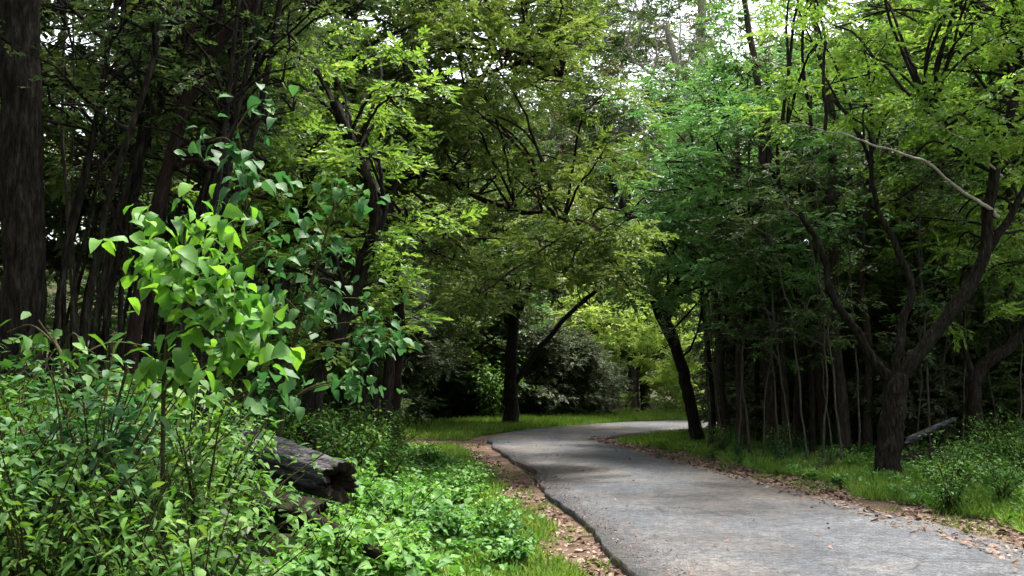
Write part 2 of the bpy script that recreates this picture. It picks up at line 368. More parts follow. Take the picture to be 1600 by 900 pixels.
# ------------------------------------------------------------------ tree builder
def skel(P): return np.vstack(P)
def feature_tree(name, label, cat, trunk, r0, r1, limbs=(), clumps=(), leaf=None, bark=None, seed=1, size=.32, nspr=42,
                 templates=None, group=None, sink=.12, flare=.8, rough=.09, tilt=.35, link=True, br=.03, sides=10, pale=()):
    """trunk, limbs: polylines of world points; clumps: list of (centre, radii)"""
    rng = rg(seed)
    T = [np.array(p, float) for p in trunk]
    T[0] = np.array([T[0][0], T[0][1], gz(T[0][0], T[0][1]) - sink])
    root = empty(name, (T[0][0], T[0][1], T[0][2] + sink), label, cat, group)
    P = wobble(spline(T, 7), rng, r0 * .10)
    mb = MB(); tube(mb, P, np.linspace(r0, r1, len(P)), sides, rng, rough, flare); mb.build('trunk', bark, root)
    sk = [P]; skr = [np.linspace(r0, r1, len(P))]
    for li, (L_, a, b_) in enumerate(limbs):
        Q = wobble(spline(L_, 7), rng, .025); mb = MB(); tube(mb, Q, np.linspace(a, b_, len(Q)), 8, rng, rough)
        mb.build('limb', pale[li] if li < len(pale) and pale[li] else bark, root); sk.append(Q)
    SK = np.vstack(sk)
    lm = MB(); tm = MB()
    for c, r in clumps:
        c = np.array(c, float)
        if link:
            dd = np.linalg.norm(SK - c, axis=1) + np.maximum(SK[:, 2] - c[2], 0) * 1.5
            dd[:max(1, int(len(P) * .35))] += 3
            dd = dd * rng.uniform(.75, 1.35, len(dd)); dd[max(2, len(P) - 4):len(P)] += 1.5      # few branches share one fork
            q = SK[dd.argmin()]; ln = np.linalg.norm(c - q)
            mid = q * .5 + c * .5 + np.array([0, 0, .12 * ln]) + rng.normal(0, .05 * ln, 3)
            tube(tm, wobble(spline([q, mid, c], 5), rng, .02 * ln), np.linspace(min(br, .012 * ln + .012), .012, 11), 5)
        n_ = int(nspr * rng.uniform(.8, 1.2))
        clump(lm, tm, c, r, n_, rng, size, templates, tilt)
    if clumps:
        tm.build('branches', bark, root); lm.build('crown', leaf, root, False)
    return root
def pix(poly, Y):
    """pixels at depth Y, or (px, py, Y) triples"""
    return [at(p[0], p[1], p[2] if len(p) > 2 else Y) for p in poly]
def scatter(rng, n, box, depth, rad, keep=None, flat=(.4, .65)):
    out = []
    while len(out) < n:
        x = rng.uniform(box[0], box[2]); y = rng.uniform(box[1], box[3]); z = rng.uniform(*depth)
        if keep and not keep(x, y): continue
        r = rng.uniform(*rad); out.append((at(x, y, z), (r * rng.uniform(.9, 1.3), r * rng.uniform(.9, 1.3), r * rng.uniform(*flat))))
    return out

# ---- the trees one can point at
r = rg(11)
feature_tree('tree', 'thick dark tree trunk standing upright at the left edge of the photo', 'tree',
    pix([(30, 720), (33, 500), (32, 250), (28, 60), (36, -150), (40, -420)], 9), .19, .15,
    [(pix([(34, -60), (-40, -200), (-200, -330)], 9), .1, .05), (pix([(34, -150), (120, -300, 9.5), (260, -420, 10)], 9), .1, .05)],
    scatter(r, 26, (-700, -700, 120, -60), (8.5, 13), (.7, 1.1)), M['dark'], M['bark_dark'], 21, size=.3)
feature_tree('tree', 'dark slender trunk leaning right across the thicket, above the bright sapling', 'tree',
    pix([(188, 690), (205, 560), (225, 420), (262, 265), (300, 130), (345, 60), (405, -10), (460, -100)], 9.5), .066, .045,
    [(pix([(262, 265), (300, 250), (340, 262), (390, 300), (430, 300)], 9.5), .03, .012), (pix([(300, 130), (285, 60), (240, -20)], 9.5), .03, .015),
     (pix([(225, 420), (180, 330), (150, 250)], 9.5), .025, .012)],
    scatter(r, 22, (280, -160, 520, 60), (10, 12.5), (.4, .65)) + scatter(r, 9, (220, 40, 480, 260), (9.5, 11.5), (.25, .4)), M['dark'], M['bark_red'], 22, size=.19, nspr=32, flare=.3)
feature_tree('tree', 'dark leaning trunk rising just behind the grey fallen log', 'tree',
    pix([(462, 720), (490, 620), (520, 540), (545, 470), (572, 400), (588, 340), (560, 250), (520, 160)], 12), .13, .06,
    [(pix([(545, 470), (520, 400), (470, 330)], 12), .04, .015), (pix([(572, 400), (600, 330), (590, 250)], 12), .05, .02)],
    scatter(r, 30, (400, 60, 640, 380), (11, 14.5), (.45, .75)) + scatter(r, 16, (400, 380, 640, 600), (11.6, 14), (.35, .5)) + scatter(r, 10, (330, 250, 520, 480), (11, 13), (.35, .5)), M['yellow'], M['bark_dark'], 23, size=.24, nspr=36, flare=.3)
keepO = lambda x, y: not (x > 900 and y < 130) and not (x < 700 and y > 460) and not (x > 950 and 130 < y < 330)
feature_tree('tree', 'forked tree with olive crown over the earth track, dark upright trunk', 'tree',
    pix([(608, 700), (612, 600), (618, 500), (606, 400), (602, 310), (610, 225)], 20), .2, .15,
    [(pix([(610, 225), (632, 140), (655, 50), (690, -60), (720, -160)], 20), .1, .05), (pix([(606, 235), (580, 140), (545, 40), (520, -60)], 20), .08, .04),
     (pix([(604, 290), (680, 275, 19.5), (770, 320, 19), (860, 335, 18), (930, 370, 17.5)], 20), .075, .03),
     (pix([(612, 210), (700, 150, 19), (800, 100, 18), (880, 120, 17)], 20), .06, .025), (pix([(606, 330), (680, 400, 19), (760, 420, 18.5)], 20), .05, .02)],
    scatter(r, 95, (470, -120, 1000, 470), (15.5, 23), (.6, 1.0), keepO) + scatter(r, 14, (830, 330, 1000, 450), (15.5, 18), (.4, .6)) + scatter(r, 34, (640, -90, 910, 190), (15, 21), (.55, .9)) + scatter(r, 18, (660, -60, 960, 120), (15, 20), (.5, .8)), M['olive'], M['bark_red'], 24, size=.27, nspr=46)
feature_tree('tree', 'tree at the outside of the road bend, trunk forking towards the road', 'tree',
    pix([(797, 672), (798, 610), (799, 545), (803, 490), (795, 440), (775, 370)], 35), .27, .15,
    [(pix([(803, 600), (835, 555), (880, 500), (930, 455), (985, 425), (1040, 380)], 35), .12, .05), (pix([(803, 500), (830, 440), (850, 380)], 35), .14, .06),
     (pix([(800, 510), (760, 460), (710, 430)], 35), .1, .05)],
    scatter(r, 60, (690, 250, 960, 455), (30, 38), (.9, 1.5)) + scatter(r, 8, (690, 440, 780, 560), (33, 38), (.8, 1.1)), M['olive'], M['bark_dark'], 25, size=.42, nspr=46)
feature_tree('tree', 'slanting dark trunk on the inside of the bend, arching left over the road', 'tree',
    pix([(1092, 700), (1078, 630), (1058, 550), (1032, 480), (1010, 425), (985, 350), (950, 270)], 24.5), .17, .08,
    [(pix([(1062, 560), (1035, 510), (1012, 460), (985, 430), (940, 415)], 24.5), .085, .04), (pix([(1010, 425), (1040, 330), (1090, 240), (1130, 130)], 24.5), .11, .05),
     (pix([(1032, 480), (1100, 380, 23.5), (1180, 330, 22), (1260, 300, 21)], 24.5), .1, .04)],
    scatter(r, 95, (1000, 110, 1330, 470), (18.5, 26), (.75, 1.15), flat=(.22, .36)), M['green'], M['bark_dark'], 26, size=.34, nspr=46, templates=SPRIG_SMALL + SPRIG)
feature_tree('tree', 'big twisted dark tree beside the grass, heavy limb sweeping up to the right', 'tree',
    pix([(1386, 762), (1388, 690), (1394, 630), (1398, 585)], 16), .2, .17,
    [(pix([(1400, 595), (1432, 556), (1482, 492), (1535, 410), (1546, 310), (1562, 225), (1590, 140), (1605, 40)], 16), .125, .06),
     (pix([(1392, 600), (1366, 562), (1342, 525), (1305, 470), (1285, 400), (1250, 330)], 16), .09, .04),
     (pix([(1400, 590), (1408, 520), (1425, 450), (1395, 370), (1370, 320), (1360, 240)], 16), .08, .035),
     (pix([(1560, 338), (1545, 324, 15.9), (1500, 295, 15.6), (1440, 250, 15.2), (1370, 225, 14.9), (1300, 205, 14.6), (1225, 190, 14.4)], 16), .034, .008),
     (pix([(1566, 275), (1550, 258, 15.9), (1520, 225, 15.5), (1470, 195, 15), (1440, 150, 14.7)], 16), .024, .008),
     (pix([(1545, 390), (1600, 300), (1640, 200)], 16), .07, .03)],
    scatter(r, 90, (1230, -120, 1680, 200), (13.5, 20), (.6, 1.0)) + scatter(r, 22, (1400, 180, 1660, 420), (16.5, 20), (.5, .8)), M['yellow'], M['bark_dark'], 27, size=.27, nspr=42, rough=.07,
    pale=(None, None, None, M['bark_pale'], M['bark_pale']))
feature_tree('tree', 'smaller crooked dark tree right of the big twisted tree', 'tree',
    pix([(1526, 712), (1520, 640), (1522, 592), (1548, 560), (1580, 540), (1620, 480)], 17.5), .14, .08,
    [(pix([(1522, 592), (1505, 520), (1500, 440)], 17.5), .06, .02)],
    scatter(r, 22, (1480, 340, 1680, 560), (16.5, 20), (.5, .8)), M['yellow'], M['bark_dark'], 28, size=.26, nspr=34)
feature_tree('tree', 'tall tree with pale trunk reaching into the sky gap above the road', 'tree',
    pix([(1118, 690), (1112, 500), (1104, 300), (1098, 120), (1094, -40), (1090, -160)], 60), .36, .22,
    [(pix([(1098, 120), (1060, 60), (1000, 30)], 60), .1, .05), (pix([(1100, 200), (1150, 120), (1200, 80)], 60), .1, .05)],
    scatter(r, 190, (830, -140, 1300, 330), (56, 66), (1.3, 2.1)), M['yellow'], M['bark_pale'], 29, size=.6, nspr=46)
feature_tree('tree', 'light green tree behind the slanting trunk, its crown closing the sky over the bend', 'tree',
    pix([(1150, 690), (1145, 560), (1130, 420), (1105, 280), (1075, 160), (1040, 40)], 31), .24, .08,
    [(pix([(1105, 280), (1040, 230, 31), (970, 190, 32), (900, 165, 32)], 31), .07, .025), (pix([(1080, 175), (1010, 110), (940, 70), (880, 50)], 31), .06, .02)],
    scatter(r, 84, (850, -110, 1130, 330), (28, 35), (.8, 1.2)), M['wood'], M['bark_pale'], 32, size=.4, nspr=46, templates=SPRIG_SMALL + SPRIG)
feature_tree('tree', 'bare twiggy tree with dry brown leaves between the two canopies over the road', 'tree',
    pix([(985, 664), (990, 560), (985, 420), (975, 300), (985, 200)], 58), .2, .1,
    [(pix([(980, 300), (940, 240), (900, 180), (880, 90)], 58), .09, .04), (pix([(975, 290), (1020, 230), (1060, 170)], 58), .08, .03)],
    scatter(r, 60, (830, 20, 1070, 330), (54, 58), (1.2, 1.8)), M['dry'], M['bark_brown'], 30, size=.45, nspr=34)
feature_tree('tree', 'sunlit yellow green tree in the clearing beyond the bend', 'tree',
    pix([(1010, 668), (1005, 600), (1000, 530), (990, 470)], 50), .2, .1, [(pix([(1003, 580), (1040, 540), (1070, 500)], 50), .08, .04), (pix([(1000, 560), (950, 520), (920, 490)], 50), .08, .04)],
    scatter(r, 60, (890, 430, 1085, 560), (46, 54), (.9, 1.4)) + scatter(r, 26, (1000, 550, 1095, 655), (45, 50), (.7, 1.1)), M['sunny'], M['bark_brown'], 31, size=.45, nspr=50)

# ---- woods: a few grown trees copied through the forest
def forest_tree(seed, H, h0, Rc, nclump, leaf, bark, r0=.2, size=.5, nspr=46, lean=.4):
    rng = rg(seed)
    root = empty('forest_tree', (0, 0, 0), '', 'tree')
    T = [(0, 0, -.2)] + [(rng.normal(0, lean * .25) * t_, rng.normal(0, lean * .25) * t_, H * t_) for t_ in (.2, .4, .6, .8, .97)]
    P = wobble(spline(T, 6), rng, .05); mb = MB(); tube(mb, P, np.linspace(r0, r0 * .25, len(P)), 8, rng, .08, .5); mb.build('trunk', bark, root)
    lm, tm = MB(), MB()
    for _ in range(nclump):
        tz = rng.uniform(0, 1) ** .85; z = h0 + (H - h0) * tz; prof = Rc * (math.sin(math.pi * (.12 + .8 * tz)) ** .7)
        a = rng.uniform(0, 2 * math.pi); q = prof * rng.uniform(.25, 1) ** .6; c = np.array([q * math.cos(a), q * math.sin(a), z])
        j_ = np.abs(P[:, 2] - max(z - .35 * q - .3, .5 * h0)).argmin(); b0 = P[j_]
        mid = (b0 + c) / 2 + np.array([0, 0, .12 * q]); tube(tm, wobble(spline([b0, mid, c], 4), rng, .05), np.linspace(.055, .015, 9), 4)
        rr = rng.uniform(.7, 1.15); clump(lm, tm, c, (rr, rr, rr * .5), nspr, rng, size)
    tm.build('branches', bark, root); lm.build('crown', leaf, root, False)
    return root
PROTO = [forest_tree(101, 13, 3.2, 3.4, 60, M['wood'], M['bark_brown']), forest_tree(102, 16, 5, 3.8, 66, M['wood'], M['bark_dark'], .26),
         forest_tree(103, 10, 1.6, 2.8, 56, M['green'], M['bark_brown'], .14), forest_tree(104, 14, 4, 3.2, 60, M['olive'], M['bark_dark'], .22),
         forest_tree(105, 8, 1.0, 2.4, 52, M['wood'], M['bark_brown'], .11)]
BUSH = [forest_tree(106, 4.6, .3, 2.2, 62, M['dull'], M['bark_brown'], .06, .42, 40), forest_tree(107, 3.4, .2, 1.9, 52, M['dull'], M['bark_brown'], .05, .36, 40), forest_tree(108, 4.8, .3, 2.1, 60, M['wood'], M['bark_brown'], .06, .42, 40)]
used = set()
def put(k, x, y, rz, s, label, group, protos=None, tilt=(0, 0), z=0):
    pr = (protos or PROTO)[k]; loc = (x, y, gz(x, y) + z)
    if pr.name not in used:
        used.add(pr.name); pr.location = loc; pr.rotation_euler = (tilt[0], tilt[1], rz); pr.scale = (s, s, s)
        pr['label'] = label; pr['group'] = group; return pr
    return copy_tree(pr, loc, rz, s, label, group, tilt)
rng = rg(77)
LAB = {'L': ('forest tree in the dark wood behind the thicket on the log side', 'trees of the dark wood on the log side'),
       'R': ('forest tree in the dark wood behind the big twisted tree', 'trees of the dark wood behind the twisted tree'),
       'B': ('forest tree in the shady wood across the bend behind the forked trunk', 'trees of the wood across the bend'),
       'N': ('unseen shade tree added beside the photographer', 'unseen shade trees added beside the photographer')}
pts = []
def try_put(side, n, box, mind, ks, smin=.85, smax=1.2, ok=None):
    c = 0; tries = 0
    while c < n and tries < 4000:
        tries += 1
        x = rng.uniform(box[0], box[2]); y = rng.uniform(box[1], box[3]); d, _ = road_d([x], [y])
        if d[0] < 2.2 or (path_mask(np.array([x]), np.array([y]))[0] > .1): continue
        if any((x - a) ** 2 + (y - b_) ** 2 < mind ** 2 for a, b_ in pts): continue
        if ok and not ok(x, y): continue
        pts.append((x, y)); put(int(rng.choice(ks)), x, y, rng.uniform(0, 6.28), rng.uniform(smin, smax), *LAB[side]); c += 1
gapclear = lambda x, y: not (-.02 < x / y < .2 and y < 58)
try_put('L', 26, (-26, 12, -4.2, 60), 2.6, [0, 1, 2, 3, 4], ok=lambda x, y: x / y < (-.2 if y < 30 else -.09) and not (-.16 < x / y < -.09 and y < 27))
try_put('R', 26, (6, 17, 28, 60), 2.4, [0, 1, 2, 3, 4], ok=lambda x, y: (x / y > (.27 if y > 26 else .2)) and not (x / y > .34 and y < 20) and not (5 < x < 18 and 36 < y < 57))
try_put('B', 18, (-9, 38, 10, 64), 2.5, [0, 1, 3, 4, 2], ok=gapclear)
for x, y, k_, s in ((-9, 4, 1, .9), (-6.5, -3, 0, 1), (11, -3, 1, .9), (-13, 9, 3, 1)):  # unseen trees added outside the frame to shade the scene
    put(k_, x, y, x, s, *LAB['N'])
# slim dark trunks of the wall of wood on the right
def pole(seed, H, r0, lean, bark, leaf, nsp=8, sz=.28):
    rng = rg(seed); root = empty('slim_tree', (0, 0, 0), '', 'tree')
    T = [(0, 0, -.2)] + [(lean[0] * t_ + rng.normal(0, .06), lean[1] * t_ + rng.normal(0, .06), H * t_) for t_ in (.25, .5, .75, 1)]
    P = wobble(spline(T, 6), rng, .03); mb = MB(); tube(mb, P, np.linspace(r0, r0 * .45, len(P)), 7, rng, .08, .4)
    lm, tm = MB(), mb
    for _ in range(nsp):
        z = H * rng.uniform(.35, 1); j_ = np.abs(P[:, 2] - z).argmin(); a = rng.uniform(0, 6.28); q = rng.uniform(.4, 1.1)
        c = P[j_] + np.array([q * math.cos(a), q * math.sin(a), .35]); tube(tm, [P[j_], (P[j_] + c) / 2 + np.array([0, 0, .1]), c], [.018, .012, .007], 4)
        clump(lm, tm, c, (.5, .5, .28), 20, rng, sz)
    mb.build('trunk', bark, root); lm.build('crown', leaf, root, False)
    return root
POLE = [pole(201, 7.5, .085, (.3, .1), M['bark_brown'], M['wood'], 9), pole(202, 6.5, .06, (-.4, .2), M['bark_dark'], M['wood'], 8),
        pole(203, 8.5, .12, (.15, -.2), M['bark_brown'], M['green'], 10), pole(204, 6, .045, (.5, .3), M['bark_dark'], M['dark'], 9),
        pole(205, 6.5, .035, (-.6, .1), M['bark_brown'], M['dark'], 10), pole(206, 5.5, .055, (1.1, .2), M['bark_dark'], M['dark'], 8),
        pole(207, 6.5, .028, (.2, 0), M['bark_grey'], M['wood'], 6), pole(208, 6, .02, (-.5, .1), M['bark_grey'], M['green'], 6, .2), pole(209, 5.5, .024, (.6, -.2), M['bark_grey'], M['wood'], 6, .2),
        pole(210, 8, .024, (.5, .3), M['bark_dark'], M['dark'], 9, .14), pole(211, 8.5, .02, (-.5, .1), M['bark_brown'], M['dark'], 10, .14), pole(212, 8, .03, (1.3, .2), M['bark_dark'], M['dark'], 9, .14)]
for px, Yd, k_ in ((1112, 23, 1), (1140, 24, 0), (1160, 21.5, 2), (1185, 23, 1), (1207, 21, 2), (1228, 20.5, 0), (1246, 22, 2), (1268, 19.5, 1), (1292, 21, 0), (1318, 19.5, 2),
                   (1335, 22, 1), (1352, 20, 0), (1440, 21, 0), (1470, 22, 2), (1500, 20, 1), (1560, 21, 0), (1585, 20, 2), (1125, 27, 2), (1170, 27, 2), (1215, 26, 0), (1255, 27, 2), (1300, 26, 2)):
    x = at(px, 650, Yd)[0]; put(k_, x, Yd, px * 1.7, .9 + .3 * ((px * 37) % 10) / 10, 'brown trunk in the close dark wall of stems behind the inside verge', 'stems of the dark wall on the inside of the bend', POLE)
x = at(1282, 650, 18)[0]; put(6, x, 18, .4, .8, 'thin pale stem standing right before the dark wall of trunks, nearest to the road grass', 'pale stems', POLE)
x = at(1108, 650, 22)[0]; put(6, x, 22, 2.4, .9, 'thin pale stem close behind the slanting trunk at the bend', 'pale stems', POLE)
for px, Yd, k_ in ((1130, 20.5, 7), (1150, 19.5, 8), (1172, 20, 6), (1190, 19, 7), (1218, 19, 8), (1238, 18.5, 7), (1262, 18, 8), (1300, 18.5, 7), (1316, 17.8, 8), (1340, 18.5, 6), (1430, 18.5, 7), (1452, 18, 8), (1478, 19, 7), (1500, 18.5, 8), (1560, 18.5, 7), (1590, 18, 8)):
    x = at(px, 650, Yd)[0]; put(k_, x, Yd, px * .7, .75 + .25 * ((px * 13) % 10) / 10, 'very thin grey stem standing before the dark wall of trunks', 'thin grey stems on the inside of the bend', POLE)
rng = rg(88)
for i_ in range(12):
    px = rng.uniform(70, 330); Yd = rng.uniform(8.3, 10.5); x = at(px, 600, Yd)[0]
    put(int(rng.choice([9, 10, 11])), x, Yd, rng.uniform(-.8, .8), rng.uniform(1.0, 1.3), 'thin dark stem in the thicket between the edge trunk and the leaning trunk', 'thin dark stems of the thicket', POLE)
for i_ in range(34):
    px = rng.uniform(55, 330); Yd = rng.uniform(10, 17); x = at(px, 600, Yd)[0]
    put(int(rng.choice([9, 10, 11])), x, Yd, rng.uniform(-.6, .6), rng.uniform(.9, 1.35), 'thin dark stem in the thicket between the edge trunk and the leaning trunk', 'thin dark stems of the thicket', POLE)
for i_ in range(10):
    px = rng.uniform(340, 600); Yd = rng.uniform(14, 21); x = at(px, 600, Yd)[0]
    put(int(rng.choice([0, 1, 4])), x, Yd, rng.uniform(-.6, .6), rng.uniform(.8, 1.2), 'brown stem in the shade behind the leaning trunk and log', 'brown stems behind the log', POLE)

for px, Yd, k_, s_ in ((628, 39, 2, 1.05), (655, 42, 0, 1.15), (690, 40, 2, 1.1), (725, 43, 2, 1.2), (760, 41, 0, 1.05), (835, 41, 0, .8), (862, 43, 1, 1.0), (892, 42, 0, .68), (920, 43, 1, .75), (600, 33, 2, 1.0), (570, 30, 0, 1.0), (530, 27, 2, .9)):
    x = at(px, 650, Yd)[0]; put(k_, x, Yd, px, s_, 'dense dull green bush filling the wood edge across the bend', 'bushes across the bend', BUSH)
for px, Yd, k_, s_ in ((1170, 29.5, 1, .8), (1205, 28.5, 0, .9), (1250, 29, 1, 1), (1300, 28, 0, .9), (1345, 25, 1, .9), (1385, 27, 0, .9), (1430, 24, 1, .8), (1470, 25, 0, .8), (1515, 24, 2, .8), (1560, 25, 0, .9), (1610, 23, 2, .8), (1330, 23, 1, .55), (1450, 20, 1, .6), (1290, 24, 1, .6), (1225, 24, 1, .6), (1600, 19.5, 2, .6)):
    x = at(px, 650, Yd)[0]; put(k_, x, Yd, px, s_, 'dull brownish green bush in the shade behind the wall of stems', 'bushes behind the wall of stems', BUSH)
# far wood closing the view: reads as one mass
rng = rg(99); lm = MB()
for i_ in range(620):
    a = rng.uniform(-1.1, 1.1); q = rng.uniform(66, 84); x = q * math.sin(a); y = q * math.cos(a)
    z = gz(x, y) + rng.uniform(0, 1) ** 1.5 * 18 + .6; rr = rng.uniform(1.6, 3)
    clump(lm, None, (x, y, z), (rr, rr, rr * .6), 46, rng, 1.1, SPRIG, .5)
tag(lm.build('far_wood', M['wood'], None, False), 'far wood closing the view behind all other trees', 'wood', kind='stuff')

# ------------------------------------------------------------------ shrubs and saplings
def shrub(seed, Hh, spread, nst, leafmat, size, templates, npl=26, droop=.3, name='shrub'):
    rng = rg(seed); root = empty(name, (0, 0, 0), '', 'shrub'); sm, lm = MB(), MB()
    for s_ in range(nst):
        a = rng.uniform(0, 6.28); q = spread * rng.uniform(.2, 1); h = Hh * rng.uniform(.55, 1)
        P = spline([(rng.normal(0, .05), rng.normal(0, .05), -.08), (q * .35 * math.cos(a), q * .35 * math.sin(a), h * .55), (q * math.cos(a), q * math.sin(a), h)], 8)
        tube(sm, P, np.linspace(.008, .003, len(P)), 4)
        t_ = rng.uniform(.18, 1, npl); ix = np.clip((t_ * (len(P) - 1)).astype(int), 0, len(P) - 1)
        p = P[ix] + rng.normal(0, .02, (npl, 3)); az = rng.uniform(0, 6.28, npl)
        d = np.c_[np.cos(az), np.sin(az), rng.normal(-droop + .25, .3, npl)]
        p = p + d * rng.uniform(.02, .14, npl)[:, None]
        up = np.array([0, 0, 1.0]) + rng.normal(0, .35, (npl, 3)); place(lm, p, d, up, size * rng.uniform(.55, 1.2, npl), templates, rng)
    sm.build('stems', M['stem'], root); lm.build('foliage', leafmat, root, True)
    return root
LEAF2 = [broad_t(.5, .2, .15, 5, 5), broad_t(.56, .25, .4, 5, 6), broad_t(.5, .15, .6, 5, 7)]
SH = [shrub(301, 1.1, .6, 26, M['shrub'], .068, LEAF2, 42), shrub(302, .9, .7, 28, M['shrub'], .06, LEAF2, 44), shrub(303, 1.2, .5, 20, M['broad'], .085, LEAF2, 34),
      shrub(304, .7, .6, 20, M['cover'], .09, BROAD), shrub(305, .55, .5, 18, M['cover'], .11, BROAD),
      shrub(306, 1.0, .55, 22, M['shrub'], .1, [leaf_t(.22, .1, .3), leaf_t(.26, .1, .6), leaf_t(.2, .1, .15)], 34, .5), shrub(307, .85, .6, 20, M['dull'], .06, LEAF2, 30)]
rng = rg(123)
G_L = 'leafy shrubs massed along the bank on the log side'
spots = []
hole = lambda x, y: -.275 < x / y < -.185 and 5.6 < y < 8.6      # bare ground before the log
def shrubs(n, box, mind, ks, label, group, smin, smax, ok=None):
    c = 0; tries = 0
    while c < n and tries < 3000:
        tries += 1
        px = rng.uniform(box[0], box[2]); Yd = rng.uniform(box[1], box[3]); x = (px - 800) / F * Yd
        if any((x - a) ** 2 + (Yd - b_) ** 2 < mind ** 2 for a, b_ in spots): continue
        if road_d([x], [Yd])[0][0] < .9 or (ok and not ok(x, Yd)): continue
        spots.append((x, Yd)); put(int(rng.choice(ks)), x, Yd, rng.uniform(0, 6.28), rng.uniform(smin, smax), label, group, SH); c += 1
shrubs(48, (-60, 4.3, 330, 9.5), .36, [0, 1, 2, 0, 1, 0, 1, 6, 5], 'green leafy shrub in the dense bank in front of the edge trunk', G_L, .85, 1.2, lambda x, y: not hole(x, y))
shrubs(20, (300, 11, 620, 18), .6, [0, 1, 2], 'green shrub growing behind the grey log, before the upright trunks', 'shrubs behind the log', .8, 1.2)
shrubs(26, (380, 6.5, 640, 11), .42, [3, 4], 'low broad leaved plant on the bank around the grey log', 'low plants around the log', .6, 1.0, lambda x, y: not hole(x, y) and not (-2.4 < x < -1.4 and 6.6 < y < 9.4))
shrubs(22, (620, 8, 860, 18), .5, [4, 3, 4], 'low bright leafy plant on the slope beside the soil verge', 'low plants beside the soil verge', .45, .75)
shrubs(12, (1440, 11.5, 1680, 16.5), .6, [0, 1, 3], 'green leafy shrub at the foot of the big twisted tree', 'shrubs by the twisted tree', .6, .95)
shrubs(26, (1040, 9.5, 1650, 19), .55, [3, 4, 4, 6], 'low leafy plant in the grass along the inside of the bend', 'low plants in the grass inside the bend', .3, .6)
shrubs(16, (1110, 17, 1420, 23), .7, [0, 2, 1], 'low dark shrub under the wall of stems on the inside of the bend', 'shrubs under the dark wall of stems', .4, .8)
shrubs(14, (610, 37, 800, 46), .9, [0, 1, 2], 'shrub along the far grass strip at the outside of the bend', 'shrubs across the bend', 1.3, 2.6)

for px, py, Yd, k_, s_ in ((560, 790, 7.5, 3, .6), (590, 770, 7.9, 4, .7), (620, 800, 7.4, 3, .6), (345, 740, 8.6, 4, .8), (575, 745, 8.6, 4, .8)):
    x = at(px, py, Yd)[0]; put(k_, x, Yd, px, s_, 'low broad leaved plant on the bank around the grey log', 'low plants around the log', SH)

def sapling(name, label, path, r0, tips, leafmat, size, nl, seed, templates=BROAD, spread=.22):
    """thin stem with big drooping leaves gathered at given points"""
    rng = rg(seed); T = [np.array(p) for p in path]; T[0][2] = gz(T[0][0], T[0][1]) - .06
    root = empty(name, (T[0][0], T[0][1], T[0][2] + .06), label, 'sapling')
    P = spline(T, 7); mb = MB(); tube(mb, P, np.linspace(r0, r0 * .4, len(P)), 7, rng, .05)
    tm, lm = mb, MB()
    for c in tips:
        c = np.array(c); dd = np.linalg.norm(P - c, axis=1) + np.maximum(P[:, 2] - c[2] + .1, 0); q = P[dd.argmin()]
        tube(tm, spline([q, (q + c) / 2 + np.array([0, 0, .08]), c], 5), np.linspace(.008, .004, 11), 4)
        n_ = int(nl * rng.uniform(.8, 1.25)); p = c + rng.normal(0, 1, (n_, 3)) * spread * np.array([.55, .55, .35])
        az = rng.uniform(0, 6.28, n_); d = np.c_[np.cos(az), np.sin(az), rng.normal(-.45, .35, n_)]
        up = np.array([0, -.25, 1.0]) + rng.normal(0, .4, (n_, 3)); place(lm, p, d, up, size * rng.uniform(.6, 1.2, n_), templates, rng)
    mb.build('stem', M['stem'], root); lm.build('foliage', leafmat, root, True)
    return root
rs = rg(55)
def tips(n, box, depth): return [at(rs.uniform(box[0], box[2]), rs.uniform(box[1], box[3]), rs.uniform(*depth)) for _ in range(n)]
sapling('sapling', 'bright yellow green sapling with big drooping leaves above the shrubs', pix([(262, 760), (255, 640), (262, 520), (280, 430), (292, 345)], 5.2), .014,
    [at(*p) for p in ((285, 350, 5.2), (245, 395, 5.1), (330, 365, 5.3), (310, 420, 5.0), (265, 440, 5.3), (350, 440, 5.2), (375, 480, 5.1), (300, 470, 5.0), (390, 530, 5.2), (345, 520, 5.2), (330, 570, 5.1), (265, 560, 5.2))],
    M['sapling'], .105, 30, 61)
sapling('sapling', 'sapling with dull teal green leaves beside the leaning trunk', pix([(330, 690), (345, 560), (370, 420), (385, 300), (370, 200)], 7.5), .016,
    [at(*p) for p in ((325, 222, 7.4), (415, 165, 7.6), (400, 262, 7.4), (420, 300, 7.3), (375, 245, 7.5), (350, 330, 7.6), (430, 385, 7.5))] + tips(5, (330, 400, 450, 640), (7.2, 7.8)), M['broad'], .12, 14, 62)
sapling('sapling', 'tall sapling with rounded green leaves in front of the leaning trunk behind the log', pix([(420, 720), (455, 560), (490, 430), (520, 330), (530, 270)], 8.6), .018,
    [at(*p) for p in ((520, 290, 8.5), (560, 310, 8.6), (490, 370, 8.5), (525, 385, 8.4), (470, 345, 8.7), (520, 440, 8.6), (600, 530, 8.7), (560, 600, 8.4), (500, 480, 8.6), (590, 470, 8.7), (560, 550, 8.6))] + tips(6, (400, 420, 480, 560), (8.3, 9)) + tips(4, (545, 480, 610, 640), (8.3, 9)), M['broad'], .11, 16, 63)
sapling('sapling', 'dark leaved sapling in the bank near the edge trunk', pix([(100, 800), (105, 680), (95, 560), (60, 500)], 6), .012,
    tips(14, (0, 500, 240, 640), (5.6, 6.6)), M['shrub'], .13, 6, 64, LEAF)

